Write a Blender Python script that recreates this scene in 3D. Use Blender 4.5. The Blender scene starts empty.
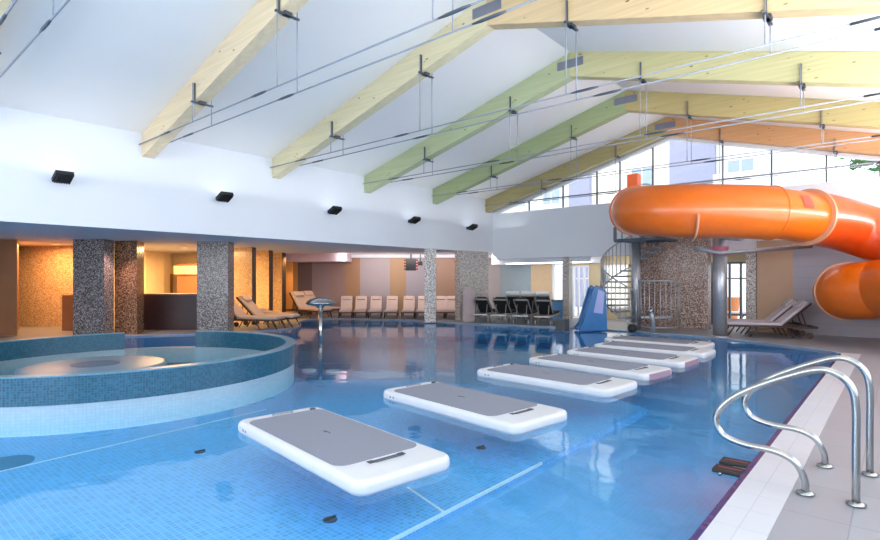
import bpy, bmesh, math, random
from mathutils import Vector, Matrix
random.seed(7)
R = math.radians
SC = bpy.context.scene
COL = SC.collection

# ------------------------------------------------------------------ camera
H = 1.45
cam = bpy.data.cameras.new('camera')
cam.sensor_width = 36
cam.lens = 36 * 534 / 880
cam.shift_y = 9 / 880
cam.clip_end = 300
co = bpy.data.objects.new('camera', cam)
COL.objects.link(co)
co.location = (0, 0, H)
co.rotation_euler = (R(90), 0, R(40.7))
SC.camera = co

# ------------------------------------------------------------------ world
w = bpy.data.worlds.new('world')
SC.world = w
w.use_nodes = True
wn = w.node_tree
bg = wn.nodes['Background']
sky = wn.nodes.new('ShaderNodeTexSky')
sky.sky_type = 'HOSEK_WILKIE'
sky.turbidity = 8
sky.sun_direction = Vector((0.5, -0.4, 0.7)).normalized()
mx = wn.nodes.new('ShaderNodeMixRGB')
mx.inputs[0].default_value = 0.12
mx.inputs[1].default_value = (0.96, 0.98, 1.0, 1)
wn.links.new(sky.outputs[0], mx.inputs[2])
wn.links.new(mx.outputs[0], bg.inputs[0])
bg.inputs[1].default_value = 4.6

SC.view_settings.view_transform = 'Standard'
SC.view_settings.look = 'None'
SC.view_settings.gamma = 1
SC.view_settings.use_curve_mapping = False
SC.view_settings.exposure = -0.42
SC.cycles.max_bounces = 10
SC.cycles.diffuse_bounces = 5
SC.cycles.glossy_bounces = 4
SC.cycles.transparent_max_bounces = 16
SC.cycles.caustics_reflective = False
SC.cycles.caustics_refractive = False
SC.cycles.sample_clamp_indirect = 6


def light(name, kind, loc, rot, energy, color, size=None, size_y=None, angle=None, blend=0.6):
    l = bpy.data.lights.new(name, kind)
    l.energy = energy
    l.color = color
    if kind == 'AREA':
        l.shape = 'RECTANGLE'
        l.size = size
        l.size_y = size_y or size
    elif kind == 'SPOT':
        l.spot_size = angle
        l.spot_blend = blend
        l.shadow_soft_size = size or .05
    elif kind == 'POINT':
        l.shadow_soft_size = size or .1
    o = bpy.data.objects.new(name, l)
    COL.objects.link(o)
    o.location = loc
    o.rotation_euler = rot
    return o


# area lamps added inside the unseen right and rear windows to boost daylight
light('side_daylight_fill', 'AREA', (1.15, 6.5, 1.9), (0, R(102), 0), 230, (0.95, 0.97, 1.0), 2.0, 17)
light('back_daylight_fill', 'AREA', (-5.3, -5.75, 2.6), (R(97), 0, 0), 640, (0.95, 0.97, 1.0), 12, 3.6)
# left strip stands for the wall floods; the right strip is added ceiling fill
FLOOD = [(-11.9, y, 3.3) for y in (2.92, 6.02, 9.15, 12.31, 15.34)]
light('right_ceiling_fill', 'AREA', (1.15, 7.0, 3.0), (0, R(138), 0), 1050, (.985, 0.98, 0.975), .5, 19)
light('flood_row_left', 'AREA', (-11.1, 7.5, 3.4), (0, R(180), 0), 48, (.985, 0.98, 0.975), 1.2, 20)
# upward lamps added under the water to lighten the soffit
light('channel_fill', 'AREA', (-14.4, 2.5, -.5), (R(180), 0, 0), 240, (.92, .95, 1.0), 1.2, 9)
light('bay_fill', 'AREA', (-14.6, 11.6, -.5), (R(180), 0, 0), 22, (.85, .93, 1.0), 1.2, 2)

# ------------------------------------------------------------------ pixel <-> place helpers
CC, SS = math.cos(R(40.7)), math.sin(R(40.7))


def W(px, py, d):
    r = (px - 440) / 534 * d
    return Vector((CC * r - SS * d, SS * r + CC * d, H + (279 - py) / 534 * d))


def G(px, py, z=0.0):
    return W(px, py, 534 * (H - z) / (py - 279))


def GD(px, d):
    v = W(px, 279, d)
    v.z = 0
    return v


def onY(px, Y):
    k = (px - 440) / 534
    d = Y / (SS * k + CC)
    return (CC * k - SS) * d


# ------------------------------------------------------------------ materials
MATS = {}


def lin(c):
    return tuple((x / 255 / 12.92) if x / 255 <= .04045 else ((x / 255 + .055) / 1.055) ** 2.4 for x in c) + (1,)


def mat(name, rgb, rough=.5, metal=0.0, noise=0.04, scale=6, coat=0.0, spec=.5, bump=0.0):
    if name in MATS:
        return MATS[name]
    m = bpy.data.materials.new(name)
    m.use_nodes = True
    nt = m.node_tree
    b = nt.nodes['Principled BSDF']
    b.inputs['Roughness'].default_value = rough
    b.inputs['Metallic'].default_value = metal
    b.inputs['Coat Weight'].default_value = coat
    b.inputs['Specular IOR Level'].default_value = spec
    tc = nt.nodes.new('ShaderNodeTexCoord')
    n = nt.nodes.new('ShaderNodeTexNoise')
    n.inputs['Scale'].default_value = scale
    n.inputs['Detail'].default_value = 4
    nt.links.new(tc.outputs['Object'], n.inputs['Vector'])
    r = nt.nodes.new('ShaderNodeValToRGB')
    c = lin(rgb)
    r.color_ramp.elements[0].position = .3
    r.color_ramp.elements[1].position = .7
    r.color_ramp.elements[0].color = tuple(max(0, x * (1 - noise)) for x in c[:3]) + (1,)
    r.color_ramp.elements[1].color = tuple(min(1, x * (1 + noise)) for x in c[:3]) + (1,)
    nt.links.new(n.outputs['Fac'], r.inputs[0])
    nt.links.new(r.outputs[0], b.inputs['Base Color'])
    if bump:
        bp = nt.nodes.new('ShaderNodeBump')
        bp.inputs['Strength'].default_value = bump
        bp.inputs['Distance'].default_value = .01
        nt.links.new(n.outputs['Fac'], bp.inputs['Height'])
        nt.links.new(bp.outputs[0], b.inputs['Normal'])
    MATS[name] = m
    return m


def grid_mat(name, rgb, line, size, width=.06, rough=.3, vary=.12, spec=.5, cells3=True, coat=0.0, amount=1.0):
    """mosaic / tile: snapped cells with a random tone each and a grout line"""
    m = bpy.data.materials.new(name)
    m.use_nodes = True
    nt = m.node_tree
    L = nt.links.new
    b = nt.nodes['Principled BSDF']
    b.inputs['Roughness'].default_value = rough
    b.inputs['Specular IOR Level'].default_value = spec
    b.inputs['Coat Weight'].default_value = coat
    tc = nt.nodes.new('ShaderNodeTexCoord')
    sc = nt.nodes.new('ShaderNodeVectorMath')
    sc.operation = 'SCALE'
    sc.inputs['Scale'].default_value = 1 / size
    ad = nt.nodes.new('ShaderNodeVectorMath')
    ad.operation = 'ADD'
    ad.inputs[1].default_value = (.37, .41, .43)
    L(tc.outputs['Object'], sc.inputs[0])
    L(sc.outputs[0], ad.inputs[0])
    fl = nt.nodes.new('ShaderNodeVectorMath')
    fl.operation = 'FLOOR'
    L(ad.outputs[0], fl.inputs[0])
    wnz = nt.nodes.new('ShaderNodeTexWhiteNoise')
    L(fl.outputs[0], wnz.inputs['Vector'])
    ramp = nt.nodes.new('ShaderNodeValToRGB')
    if isinstance(rgb, list):
        els = ramp.color_ramp.elements
        els[0].position = 0
        els[0].color = lin(rgb[0])
        els[1].position = 1 - 1 / len(rgb)
        els[1].color = lin(rgb[-1])
        for i, c in enumerate(rgb[1:-1], 1):
            e = els.new(i / len(rgb))
            e.color = lin(c)
        ramp.color_ramp.interpolation = 'CONSTANT'
    else:
        c = lin(rgb)
        ramp.color_ramp.elements[0].color = tuple(x * (1 - vary) for x in c[:3]) + (1,)
        ramp.color_ramp.elements[1].color = tuple(min(1, x * (1 + vary)) for x in c[:3]) + (1,)
    L(wnz.outputs['Value'], ramp.inputs[0])
    fr = nt.nodes.new('ShaderNodeVectorMath')
    fr.operation = 'FRACTION'
    L(ad.outputs[0], fr.inputs[0])
    sx = nt.nodes.new('ShaderNodeSeparateXYZ')
    L(fr.outputs[0], sx.inputs[0])
    # grout only across the axes lying in the face
    geo = nt.nodes.new('ShaderNodeTexCoord')
    sn = nt.nodes.new('ShaderNodeSeparateXYZ')
    L(geo.outputs['Normal'], sn.inputs[0])
    outs = []
    for i in range(3):
        lt = nt.nodes.new('ShaderNodeMath')
        lt.operation = 'LESS_THAN'
        lt.inputs[1].default_value = width
        L(sx.outputs[i], lt.inputs[0])
        ab = nt.nodes.new('ShaderNodeMath')
        ab.operation = 'ABSOLUTE'
        L(sn.outputs[i], ab.inputs[0])
        l2 = nt.nodes.new('ShaderNodeMath')
        l2.operation = 'LESS_THAN'
        l2.inputs[1].default_value = .75
        L(ab.outputs[0], l2.inputs[0])
        mu = nt.nodes.new('ShaderNodeMath')
        mu.operation = 'MULTIPLY'
        L(lt.outputs[0], mu.inputs[0])
        L(l2.outputs[0], mu.inputs[1])
        outs.append(mu)
    m1 = nt.nodes.new('ShaderNodeMath')
    m1.operation = 'MAXIMUM'
    L(outs[0].outputs[0], m1.inputs[0])
    L(outs[1].outputs[0], m1.inputs[1])
    m2 = nt.nodes.new('ShaderNodeMath')
    m2.operation = 'MAXIMUM'
    L(m1.outputs[0], m2.inputs[0])
    L(outs[2].outputs[0], m2.inputs[1])
    m3 = nt.nodes.new('ShaderNodeMath')
    m3.operation = 'MULTIPLY'
    m3.inputs[1].default_value = amount
    L(m2.outputs[0], m3.inputs[0])
    mix = nt.nodes.new('ShaderNodeMixRGB')
    L(m3.outputs[0], mix.inputs[0])
    L(ramp.outputs[0], mix.inputs[1])
    mix.inputs[2].default_value = lin(line)
    L(mix.outputs[0], b.inputs['Base Color'])
    MATS[name] = m
    return m


def wood_mat(name, rgb, dark, knots=True):
    m = bpy.data.materials.new(name)
    m.use_nodes = True
    nt = m.node_tree
    L = nt.links.new
    b = nt.nodes['Principled BSDF']
    b.inputs['Roughness'].default_value = .55
    tc = nt.nodes.new('ShaderNodeTexCoord')
    mp = nt.nodes.new('ShaderNodeMapping')
    mp.inputs['Scale'].default_value = (.5, 6, 14)
    L(tc.outputs['Object'], mp.inputs[0])
    n = nt.nodes.new('ShaderNodeTexNoise')
    n.inputs['Scale'].default_value = 1.6
    n.inputs['Detail'].default_value = 6
    L(mp.outputs[0], n.inputs['Vector'])
    r = nt.nodes.new('ShaderNodeValToRGB')
    r.color_ramp.elements[0].position = .35
    r.color_ramp.elements[1].position = .65
    c = lin(rgb)
    d = tuple(x * .86 for x in c[:3]) + (1,)
    r.color_ramp.elements[0].color = d
    r.color_ramp.elements[1].color = c
    L(n.outputs['Fac'], r.inputs[0])
    v = nt.nodes.new('ShaderNodeTexVoronoi')
    mp2 = nt.nodes.new('ShaderNodeMapping')
    mp2.inputs['Scale'].default_value = (1.6, .5, 4)
    L(tc.outputs['Object'], mp2.inputs[0])
    v.inputs['Scale'].default_value = 1.9
    L(mp2.outputs[0], v.inputs['Vector'])
    r2 = nt.nodes.new('ShaderNodeValToRGB')
    r2.color_ramp.elements[0].position = .05
    r2.color_ramp.elements[0].color = (1, 1, 1, 1)
    r2.color_ramp.elements[1].position = .13
    r2.color_ramp.elements[1].color = (0, 0, 0, 1)
    L(v.outputs['Distance'], r2.inputs[0])
    mx_ = nt.nodes.new('ShaderNodeMixRGB')
    L(r2.outputs[0], mx_.inputs[0])
    L(r.outputs[0], mx_.inputs[1])
    mx_.inputs[2].default_value = lin(dark)
    L(mx_.outputs[0], b.inputs['Base Color'])
    MATS[name] = m
    return m


def glow(name, rgb, s):
    m = bpy.data.materials.new(name)
    m.use_nodes = True
    b = m.node_tree.nodes['Principled BSDF']
    b.inputs['Base Color'].default_value = lin(rgb)
    b.inputs['Emission Color'].default_value = lin(rgb)
    b.inputs['Emission Strength'].default_value = s
    MATS[name] = m
    return m


def glass_mat(name, tint=(.95, .98, 1, 1), ior=1.45, bump=None):
    m = bpy.data.materials.new(name)
    m.use_nodes = True
    nt = m.node_tree
    nt.nodes.clear()
    L = nt.links.new
    out = nt.nodes.new('ShaderNodeOutputMaterial')
    t = nt.nodes.new('ShaderNodeBsdfTransparent')
    t.inputs[0].default_value = tint
    g = nt.nodes.new('ShaderNodeBsdfGlossy')
    g.inputs['Roughness'].default_value = 0.0 if bump is None else .045
    # reflectance by angle, the same from either side of the surface
    geo = nt.nodes.new('ShaderNodeNewGeometry')
    dt = nt.nodes.new('ShaderNodeVectorMath')
    dt.operation = 'DOT_PRODUCT'
    L(geo.outputs['Incoming'], dt.inputs[0])
    L(geo.outputs['Normal'], dt.inputs[1])
    def mth(op, a, b_=None):
        q = nt.nodes.new('ShaderNodeMath')
        q.operation = op
        for k, x in enumerate((a, b_)):
            if x is None:
                continue
            if isinstance(x, (int, float)):
                q.inputs[k].default_value = x
            else:
                L(x, q.inputs[k])
        return q.outputs[0]
    r0 = ((ior - 1) / (ior + 1)) ** 2
    fz = mth('POWER', mth('SUBTRACT', 1.0, mth('MINIMUM', mth('ABSOLUTE', dt.outputs['Value']), 1.0)), 5.0)
    fac = mth('ADD', mth('MULTIPLY', fz, 1 - r0), r0)
    mi = nt.nodes.new('ShaderNodeMixShader')
    L(fac, mi.inputs[0])
    L(t.outputs[0], mi.inputs[1])
    L(g.outputs[0], mi.inputs[2])
    L(mi.outputs[0], out.inputs[0])
    if bump is not None:
        tc = nt.nodes.new('ShaderNodeTexCoord')
        n = nt.nodes.new('ShaderNodeTexNoise')
        n.inputs['Scale'].default_value = 2.6
        n.inputs['Detail'].default_value = 2
        L(tc.outputs['Object'], n.inputs['Vector'])
        bp = nt.nodes.new('ShaderNodeBump')
        bp.inputs['Strength'].default_value = bump
        bp.inputs['Distance'].default_value = .02
        L(n.outputs['Fac'], bp.inputs['Height'])
        L(bp.outputs[0], g.inputs['Normal'])
        L(bp.outputs[0], dt.inputs[1])
        va = nt.nodes.new('ShaderNodeVolumeAbsorption')
        va.inputs['Color'].default_value = (.10, .76, .93, 1)
        va.inputs['Density'].default_value = .28
        L(va.outputs[0], out.inputs[1])
    MATS[name] = m
    return m


M_white = mat('white_paint', (226, 231, 240), .7, noise=.01, scale=1)
M_ceil = mat('ceiling_white', (238, 236, 233), .8, noise=.01, scale=1)
M_soffit = mat('soffit_paint', (226, 230, 236), .7, noise=.01, scale=1)
M_deck = grid_mat('deck_tile', (142, 144, 152), (122, 124, 132), .6, .012, .38, .05)
M_coping = grid_mat('coping_tile', (196, 200, 208), (178, 182, 190), .3, .02, .3, .02)
M_edge_dark = grid_mat('edge_mosaic_dark', [(36, 36, 84), (52, 40, 96), (30, 40, 100), (70, 56, 110)], (60, 60, 100), .03, .08, .25)
M_pool = grid_mat('pool_mosaic', (82, 164, 226), (124, 192, 236), .045, .16, .35, .16)
M_pool_deep = grid_mat('pool_mosaic_deep', (92, 168, 228), (112, 182, 234), .045, .12, .35, .06)
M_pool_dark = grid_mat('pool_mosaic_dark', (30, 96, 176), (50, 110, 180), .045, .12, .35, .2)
M_spa = grid_mat('spa_mosaic_blue', [(28, 76, 100), (34, 84, 110), (40, 92, 118), (26, 72, 94)], (54, 106, 130), .03, .12, .3)
M_spa_white = grid_mat('spa_mosaic_white', (222, 236, 244), (200, 222, 236), .04, .1, .3, .04)
M_mosaic_grey = grid_mat('mosaic_grey', [(86, 78, 80), (134, 124, 124), (58, 54, 62), (158, 148, 146), (104, 90, 88), (182, 174, 172)], (108, 104, 106), .022, .08, .25)
M_mosaic_light = grid_mat('mosaic_light', [(168, 160, 156), (206, 202, 200), (118, 110, 108), (226, 224, 222), (184, 172, 160)], (170, 166, 164), .022, .08, .25)
M_mosaic_brown = grid_mat('mosaic_brown', [(120, 82, 62), (78, 54, 46), (156, 120, 92), (96, 70, 60), (182, 146, 112)], (110, 84, 68), .022, .08, .25)
M_mosaic_sand = grid_mat('mosaic_sand', [(216, 186, 144), (196, 162, 120), (226, 204, 168), (172, 138, 104), (210, 172, 126)], (200, 166, 126), .024, .08, .25)
M_panel_brown = mat('panel_brown', (150, 100, 66), .5, noise=.08, scale=2)
M_cream = mat('cream_plaster', (234, 208, 160), .7)
M_counter = mat('counter_dark', (58, 40, 44), .35, noise=.1)
M_wood_dark = mat('lounger_wood', (66, 42, 32), .45, noise=.15, scale=20)
M_cushion = mat('cushion_beige', (190, 168, 158), .85, bump=.2, scale=40)
M_cushion_grey = mat('cushion_grey', (196, 188, 198), .85, bump=.2, scale=40)
M_sling = mat('sling_black', (26, 28, 33), .8)
M_frame_grey = mat('frame_grey', (160, 158, 156), .4, metal=.5)
M_towel = mat('towel_white', (232, 232, 236), .9, bump=.5, scale=25)
M_steel = mat('stainless', (164, 166, 168), .2, metal=1.0, noise=.02)
M_galv = mat('galvanised', (170, 174, 182), .35, metal=.6, noise=.08, scale=12)
M_black = mat('black_metal', (22, 23, 27), .6)
M_rod = mat('rod_steel', (146, 152, 164), .5, metal=.15)
M_plate = mat('plate_grey', (128, 132, 146), .4, metal=.4)
M_clamp = mat('clamp_grey', (84, 92, 104), .4, metal=.5)
M_mat_white = mat('float_white', (206, 208, 213), .42, noise=.02)
M_mat_pad = mat('float_pad', (126, 130, 144), .85, noise=.05, scale=60, bump=.3)
M_mat_reflection = mat('float_end_reflection', (150, 124, 140), .6)
M_print = mat('print_dark', (62, 66, 80), .6)
M_orange = mat('slide_orange', (210, 100, 12), .32, noise=.03, coat=.3)
M_orange_red = mat('slide_red', (214, 78, 22), .34, noise=.06, coat=.3)
M_orange_deep = mat('slide_deep', (222, 104, 18), .34, noise=.04, coat=.3)
M_flange = mat('slide_flange', (206, 150, 116), .4)
M_pink = mat('sticker_red', (236, 70, 52), .4)
M_blue = mat('play_blue', (10, 98, 160), .35, coat=.3)
M_blue_pale = mat('play_pale', (150, 160, 210), .35)
M_blue_cab = mat('cabinet_blue', (92, 152, 206), .5)
M_grey_top = mat('cabinet_top', (120, 126, 136), .5)
M_dark_box = mat('dark_box', (74, 76, 80), .6)
M_pinkish = mat('pale_pink_box', (176, 158, 158), .7)
M_tree = mat('leaf_green', (66, 124, 74), .7, noise=.5, scale=8)
M_trunk = mat('bark', (90, 76, 66), .9)
M_fac_white = mat('facade_white', (244, 244, 246), .8)
M_fac_grey = mat('facade_grey', (150, 152, 176), .8)
M_fac_cream = mat('facade_cream', (250, 240, 224), .8)
M_outglass = mat('outer_glass', (150, 165, 180), .1, metal=.3)
M_ground = mat('outside_paving', (214, 214, 214), .9)
M_terra = mat('terracotta', (206, 130, 84), .8)
M_white_frame = mat('white_frame', (232, 234, 238), .4)
M_dark_frame = mat('dark_frame', (92, 98, 106), .4, metal=.3)
M_glass = glass_mat('window_glass')
M_water = glass_mat('water', (1, 1, 1, 1), 1.33, bump=.16)
M_ledred = glow('led_red', (255, 70, 50), 1.5)
M_warm = glow('warm_lamp', (255, 190, 110), 9)
M_flood_lens = glow('flood_lens', (235, 242, 255), 4.0)


# ------------------------------------------------------------------ mesh builder
class MB:
    def __init__(s):
        s.bm = bmesh.new()

    def box(s, x0, x1, y0, y1, z0, z1, m=None):
        vs = [s.bm.verts.new(Vector(p)) for p in
              [(x0, y0, z0), (x1, y0, z0), (x1, y1, z0), (x0, y1, z0), (x0, y0, z1), (x1, y0, z1), (x1, y1, z1), (x0, y1, z1)]]
        if m:
            for v in vs:
                v.co = m @ v.co
        for f in [(0, 3, 2, 1), (4, 5, 6, 7), (0, 1, 5, 4), (1, 2, 6, 5), (2, 3, 7, 6), (3, 0, 4, 7)]:
            s.bm.faces.new([vs[i] for i in f])
        return s

    def prism(s, poly, z0, z1):
        a = [s.bm.verts.new((p[0], p[1], z0)) for p in poly]
        b = [s.bm.verts.new((p[0], p[1], z1)) for p in poly]
        n = len(poly)
        s.bm.faces.new(list(reversed(a)))
        s.bm.faces.new(b)
        for i in range(n):
            s.bm.faces.new([a[i], a[(i + 1) % n], b[(i + 1) % n], b[i]])
        return s

    def extr(s, poly, axis, t0, t1):
        """polygon in (u,z) extruded along y ('y') or (y,z) along x ('x')"""
        def P(p, t):
            return (p[0], t, p[1]) if axis == 'y' else (t, p[0], p[1])
        a = [s.bm.verts.new(P(p, t0)) for p in poly]
        b = [s.bm.verts.new(P(p, t1)) for p in poly]
        n = len(poly)
        s.bm.faces.new(a)
        s.bm.faces.new(list(reversed(b)))
        for i in range(n):
            s.bm.faces.new([a[(i + 1) % n], a[i], b[i], b[(i + 1) % n]])
        return s

    def tube(s, pts, r, seg=12, cap=True):
        pts = [Vector(p) for p in pts]
        rings = []
        n = len(pts)
        up = Vector((0, 0, 1))
        prev = None
        for i, p in enumerate(pts):
            t = (pts[min(i + 1, n - 1)] - pts[max(i - 1, 0)]).normalized()
            if prev is None:
                ref = up if abs(t.dot(up)) < .9 else Vector((1, 0, 0))
                u = t.cross(ref).normalized()
            else:
                u = (prev - t * prev.dot(t)).normalized()
            prev = u
            v = t.cross(u)
            rr = r[i] if isinstance(r, (list, tuple)) else r
            rings.append([s.bm.verts.new(p + (u * math.cos(2 * math.pi * k / seg) + v * math.sin(2 * math.pi * k / seg)) * rr) for k in range(seg)])
        for a, b in zip(rings, rings[1:]):
            for k in range(seg):
                s.bm.faces.new([a[k], a[(k + 1) % seg], b[(k + 1) % seg], b[k]])
        if cap:
            s.bm.faces.new(list(reversed(rings[0])))
            s.bm.faces.new(rings[-1])
        return s

    def lathe(s, prof, c=(0, 0, 0), seg=32):
        rings = []
        for r, z in prof:
            if r < 1e-5:
                rings.append([s.bm.verts.new((c[0], c[1], c[2] + z))])
            else:
                rings.append([s.bm.verts.new((c[0] + r * math.cos(2 * math.pi * k / seg), c[1] + r * math.sin(2 * math.pi * k / seg), c[2] + z)) for k in range(seg)])
        for a, b in zip(rings, rings[1:]):
            for k in range(seg):
                k2 = (k + 1) % seg
                if len(a) == 1 and len(b) == 1:
                    continue
                if len(a) == 1:
                    s.bm.faces.new([a[0], b[k2], b[k]])
                elif len(b) == 1:
                    s.bm.faces.new([a[k], a[k2], b[0]])
                else:
                    s.bm.faces.new([a[k], a[k2], b[k2], b[k]])
        return s

    def blob(s, c, r, sub=2, jit=.25):
        bmesh.ops.create_icosphere(s.bm, subdivisions=sub, radius=1, matrix=Matrix.Translation(Vector(c)) @ Matrix.Diagonal((*r, 1)))
        return s

    def build(s, name, m, parent=None, smooth=False, bevel=0, seg=2, loc=None, rz=0, mats=None, sub=0):
        me = bpy.data.meshes.new(name)
        bmesh.ops.recalc_face_normals(s.bm, faces=s.bm.faces[:])
        s.bm.to_mesh(me)
        s.bm.free()
        o = bpy.data.objects.new(name, me)
        COL.objects.link(o)
        me.materials.append(m)
        for x in (mats or []):
            me.materials.append(x)
        if parent:
            o.parent = parent
        if loc:
            o.location = loc
        o.rotation_euler = (0, 0, rz)
        if smooth:
            for p in me.polygons:
                p.use_smooth = True
        if bevel:
            b = o.modifiers.new('bevel', 'BEVEL')
            b.width = bevel
            b.segments = seg
            b.limit_method = 'ANGLE'
            b.angle_limit = R(40)
        if sub:
            q = o.modifiers.new('sub', 'SUBSURF')
            q.levels = q.render_levels = sub
        return o


def tag(o, label=None, cat=None, group=None, kind=None):
    if label:
        o['label'] = label
    if cat:
        o['category'] = cat
    if group:
        o['group'] = group
    if kind:
        o['kind'] = kind
    return o


def thing(name, label, cat, loc=(0, 0, 0), rz=0, group=None):
    o = bpy.data.objects.new(name, None)
    o.empty_display_size = .2
    COL.objects.link(o)
    o.location = loc
    o.rotation_euler = (0, 0, rz)
    return tag(o, label, cat, group)


KIDS = {}


def dup(root, loc, rz, label, group=None, scale=None):
    r = root.copy()
    COL.objects.link(r)
    r.location = loc
    r.rotation_euler = (0, 0, rz)
    r['label'] = label
    if group:
        r['group'] = group
    if scale:
        r.scale = scale

    def rec(a, b):
        for ch in list(a.children):
            c = ch.copy()
            COL.objects.link(c)
            c.parent = b
            rec(ch, c)
    rec(root, r)
    return r


def struct(o, label=None):
    o['kind'] = 'structure'
    if label:
        o['label'] = label
    return o


def catmull(P, n=8, closed=False):
    P = [Vector(p) for p in P]
    out = []
    m = len(P)
    rng = range(m) if closed else range(m - 1)
    for i in rng:
        p0 = P[(i - 1) % m] if closed or i > 0 else P[0] * 2 - P[1]
        p1, p2 = P[i], P[(i + 1) % m]
        p3 = P[(i + 2) % m] if closed or i + 2 < m else P[-1] * 2 - P[-2]
        for k in range(n):
            t = k / n
            out.append(.5 * ((2 * p1) + (-p0 + p2) * t + (2 * p0 - 5 * p1 + 4 * p2 - p3) * t * t + (-p0 + 3 * p1 - 3 * p2 + p3) * t ** 3))
    if not closed:
        out.append(P[-1])
    return out


# ================================================================== SETTING
XL, XR, YF, YB = -11.9, 1.3, 16.95, -6.0      # hall box
XRIDGE, SL = -5.31, .275
ZW = 4.47                                    # ceiling height on the side walls
ZR = ZW + SL * (XRIDGE - XL)                 # ridge
ZS = 2.46                                    # lower edge of the left wall / soffit
XO, YO = -22.0, 18.5                         # outer shell

# pool outline (deck hole)
curve = [(-.86, 12.95), (-1.3, 13.42), (-3.34, 14.44), (-6.58, 14.72), (-9.0, 14.3), (-10.98, 13.75), (-13.39, 13.35), (-15.3, 12.75), (-16.1, 11.7),
         (-15.5, 10.65), (-14.35, 9.95), (-13.7, 9.2), (-13.55, 8.3), (-13.78, 7.4), (-14.15, 6.5), (-15.0, 5.0), (-15.7, 3.6), (-16.1, 1.6), (-16.3, -.5), (-16.3, -4.0)]
poly = [Vector((-.86, -4.0, 0))] + [Vector((p.x, p.y, 0)) for p in catmull([(x, y, 0) for x, y in curve], 5)]


def offset(pl, d):
    n = len(pl)
    out = []
    for i, p in enumerate(pl):
        a = (p - pl[i - 1]).normalized()
        b = (pl[(i + 1) % n] - p).normalized()
        na, nb = Vector((a.y, -a.x, 0)), Vector((b.y, -b.x, 0))
        t = (na + nb)
        t = t.normalized() / max(.5, t.normalized().dot(na)) if t.length > 1e-4 else na
        out.append(p + t * d)
    return out


def ring_plate(name, inner, outer, z0, z1, m):
    bm = bmesh.new()
    ls = {}
    for key, pl in (('i', inner), ('o', outer)):
        for z in (z0, z1):
            ls[key, z] = [bm.verts.new((p.x, p.y, z)) for p in pl]
    n = len(inner)
    for i in range(n):
        j = (i + 1) % n
        bm.faces.new([ls['i', z1][i], ls['o', z1][i], ls['o', z1][j], ls['i', z1][j]])
        bm.faces.new([ls['i', z0][i], ls['i', z0][j], ls['o', z0][j], ls['o', z0][i]])
        bm.faces.new([ls['i', z0][i], ls['i', z1][i], ls['i', z1][j], ls['i', z0][j]])
        bm.faces.new([ls['o', z0][i], ls['o', z0][j], ls['o', z1][j], ls['o', z1][i]])
    mb = MB()
    mb.bm.free()
    mb.bm = bm
    return mb.build(name, m)


# deck with the pool cut out
bm = bmesh.new()
hole = offset(poly, .045)
outer = [Vector(p) for p in [(XO, YB, 0), (XR, YB, 0), (XR, YO, 0), (XO, YO, 0)]]
edges = []
for pl in (hole, outer):
    vs = [bm.verts.new(p) for p in pl]
    edges += [bm.edges.new((vs[i], vs[(i + 1) % len(vs)])) for i in range(len(vs))]
bmesh.ops.triangle_fill(bm, use_beauty=True, use_dissolve=False, edges=edges)
mb = MB(); mb.bm.free(); mb.bm = bm
fl = mb.build('floor', M_deck)
for p in fl.data.polygons:
    if p.normal.z < 0:
        p.flip()
struct(fl, 'grey tiled deck around the pool')

# basin
ZFS, ZFD = -.38, -.43
bm = bmesh.new()
top = [bm.verts.new((p.x, p.y, .0)) for p in poly]
bot = [bm.verts.new((p.x, p.y, ZFD)) for p in poly]
n = len(poly)
for i in range(n):
    j = (i + 1) % n
    bm.faces.new([top[i], top[j], bot[j], bot[i]])
bm.faces.new(bot)
mb = MB(); mb.bm.free(); mb.bm = bm
struct(mb.build('floor_pool', M_pool_deep), 'blue mosaic pool basin')
# raised shallow shelf
shal = [(-2.7, -3.95), (-2.7, 7.6), (-3.4, 8.0), (-5.0, 7.6), (-6.6, 7.0), (-7.7, 6.35), (-8.1, 5.7), (-9.2, 5.9), (-12.0, 5.2), (-13.2, 3.4), (-14, -3.95)]
struct(MB().prism(shal, ZFD + .001, ZFS).build('floor_shelf', M_pool), 'shallow light blue mosaic shelf of the pool')
# edge bands
rr = poly
struct(ring_plate('trim_1', poly, offset(poly, .05), -.06, .004, M_coping), 'thin white tile line along the pool edge')
struct(MB().box(-.845, -.56, -4, 13.05, -.02, .008).build('trim_2', M_coping), 'broad white tiled coping on the right pool side')
struct(MB().box(-.885, -.845, -4, 12.9, -.10, .006).build('trim_3', M_edge_dark), 'dark violet mosaic strip at the water edge')
# seams on the pool floor
struct(MB().box(-2.715, -2.695, -3.9, 4.7, ZFS - .02, ZFS + .004).build('trim_4', M_spa_white), 'white mosaic line along the shelf edge')
struct(MB().box(-.3, .3, -.012, .012, 0, .004).build('trim_5', M_spa_white, loc=(-2.99, 3.28, ZFS + .001), rz=R(-17)), 'short white mosaic branch line')
struct(MB().box(-1.5, 1.5, -.012, .012, 0, .004).build('trim_6', M_spa_white, loc=(-6.6, 2.6, ZFS + .001), rz=R(95)), 'faint light seam on the shelf')
# dark tile fields on the pool floor near the far edge
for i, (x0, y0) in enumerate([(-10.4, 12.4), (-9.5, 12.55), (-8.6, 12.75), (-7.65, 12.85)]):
    struct(MB().prism([(x0, y0), (x0 + .6, y0 + .1), (x0 + .25, y0 + 1.0), (x0 - .3, y0 + .9)], ZFD + .002, ZFD + .02).build('trim_%d' % (7 + i), M_pool_dark), 'dark blue tiled field under water')

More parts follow.
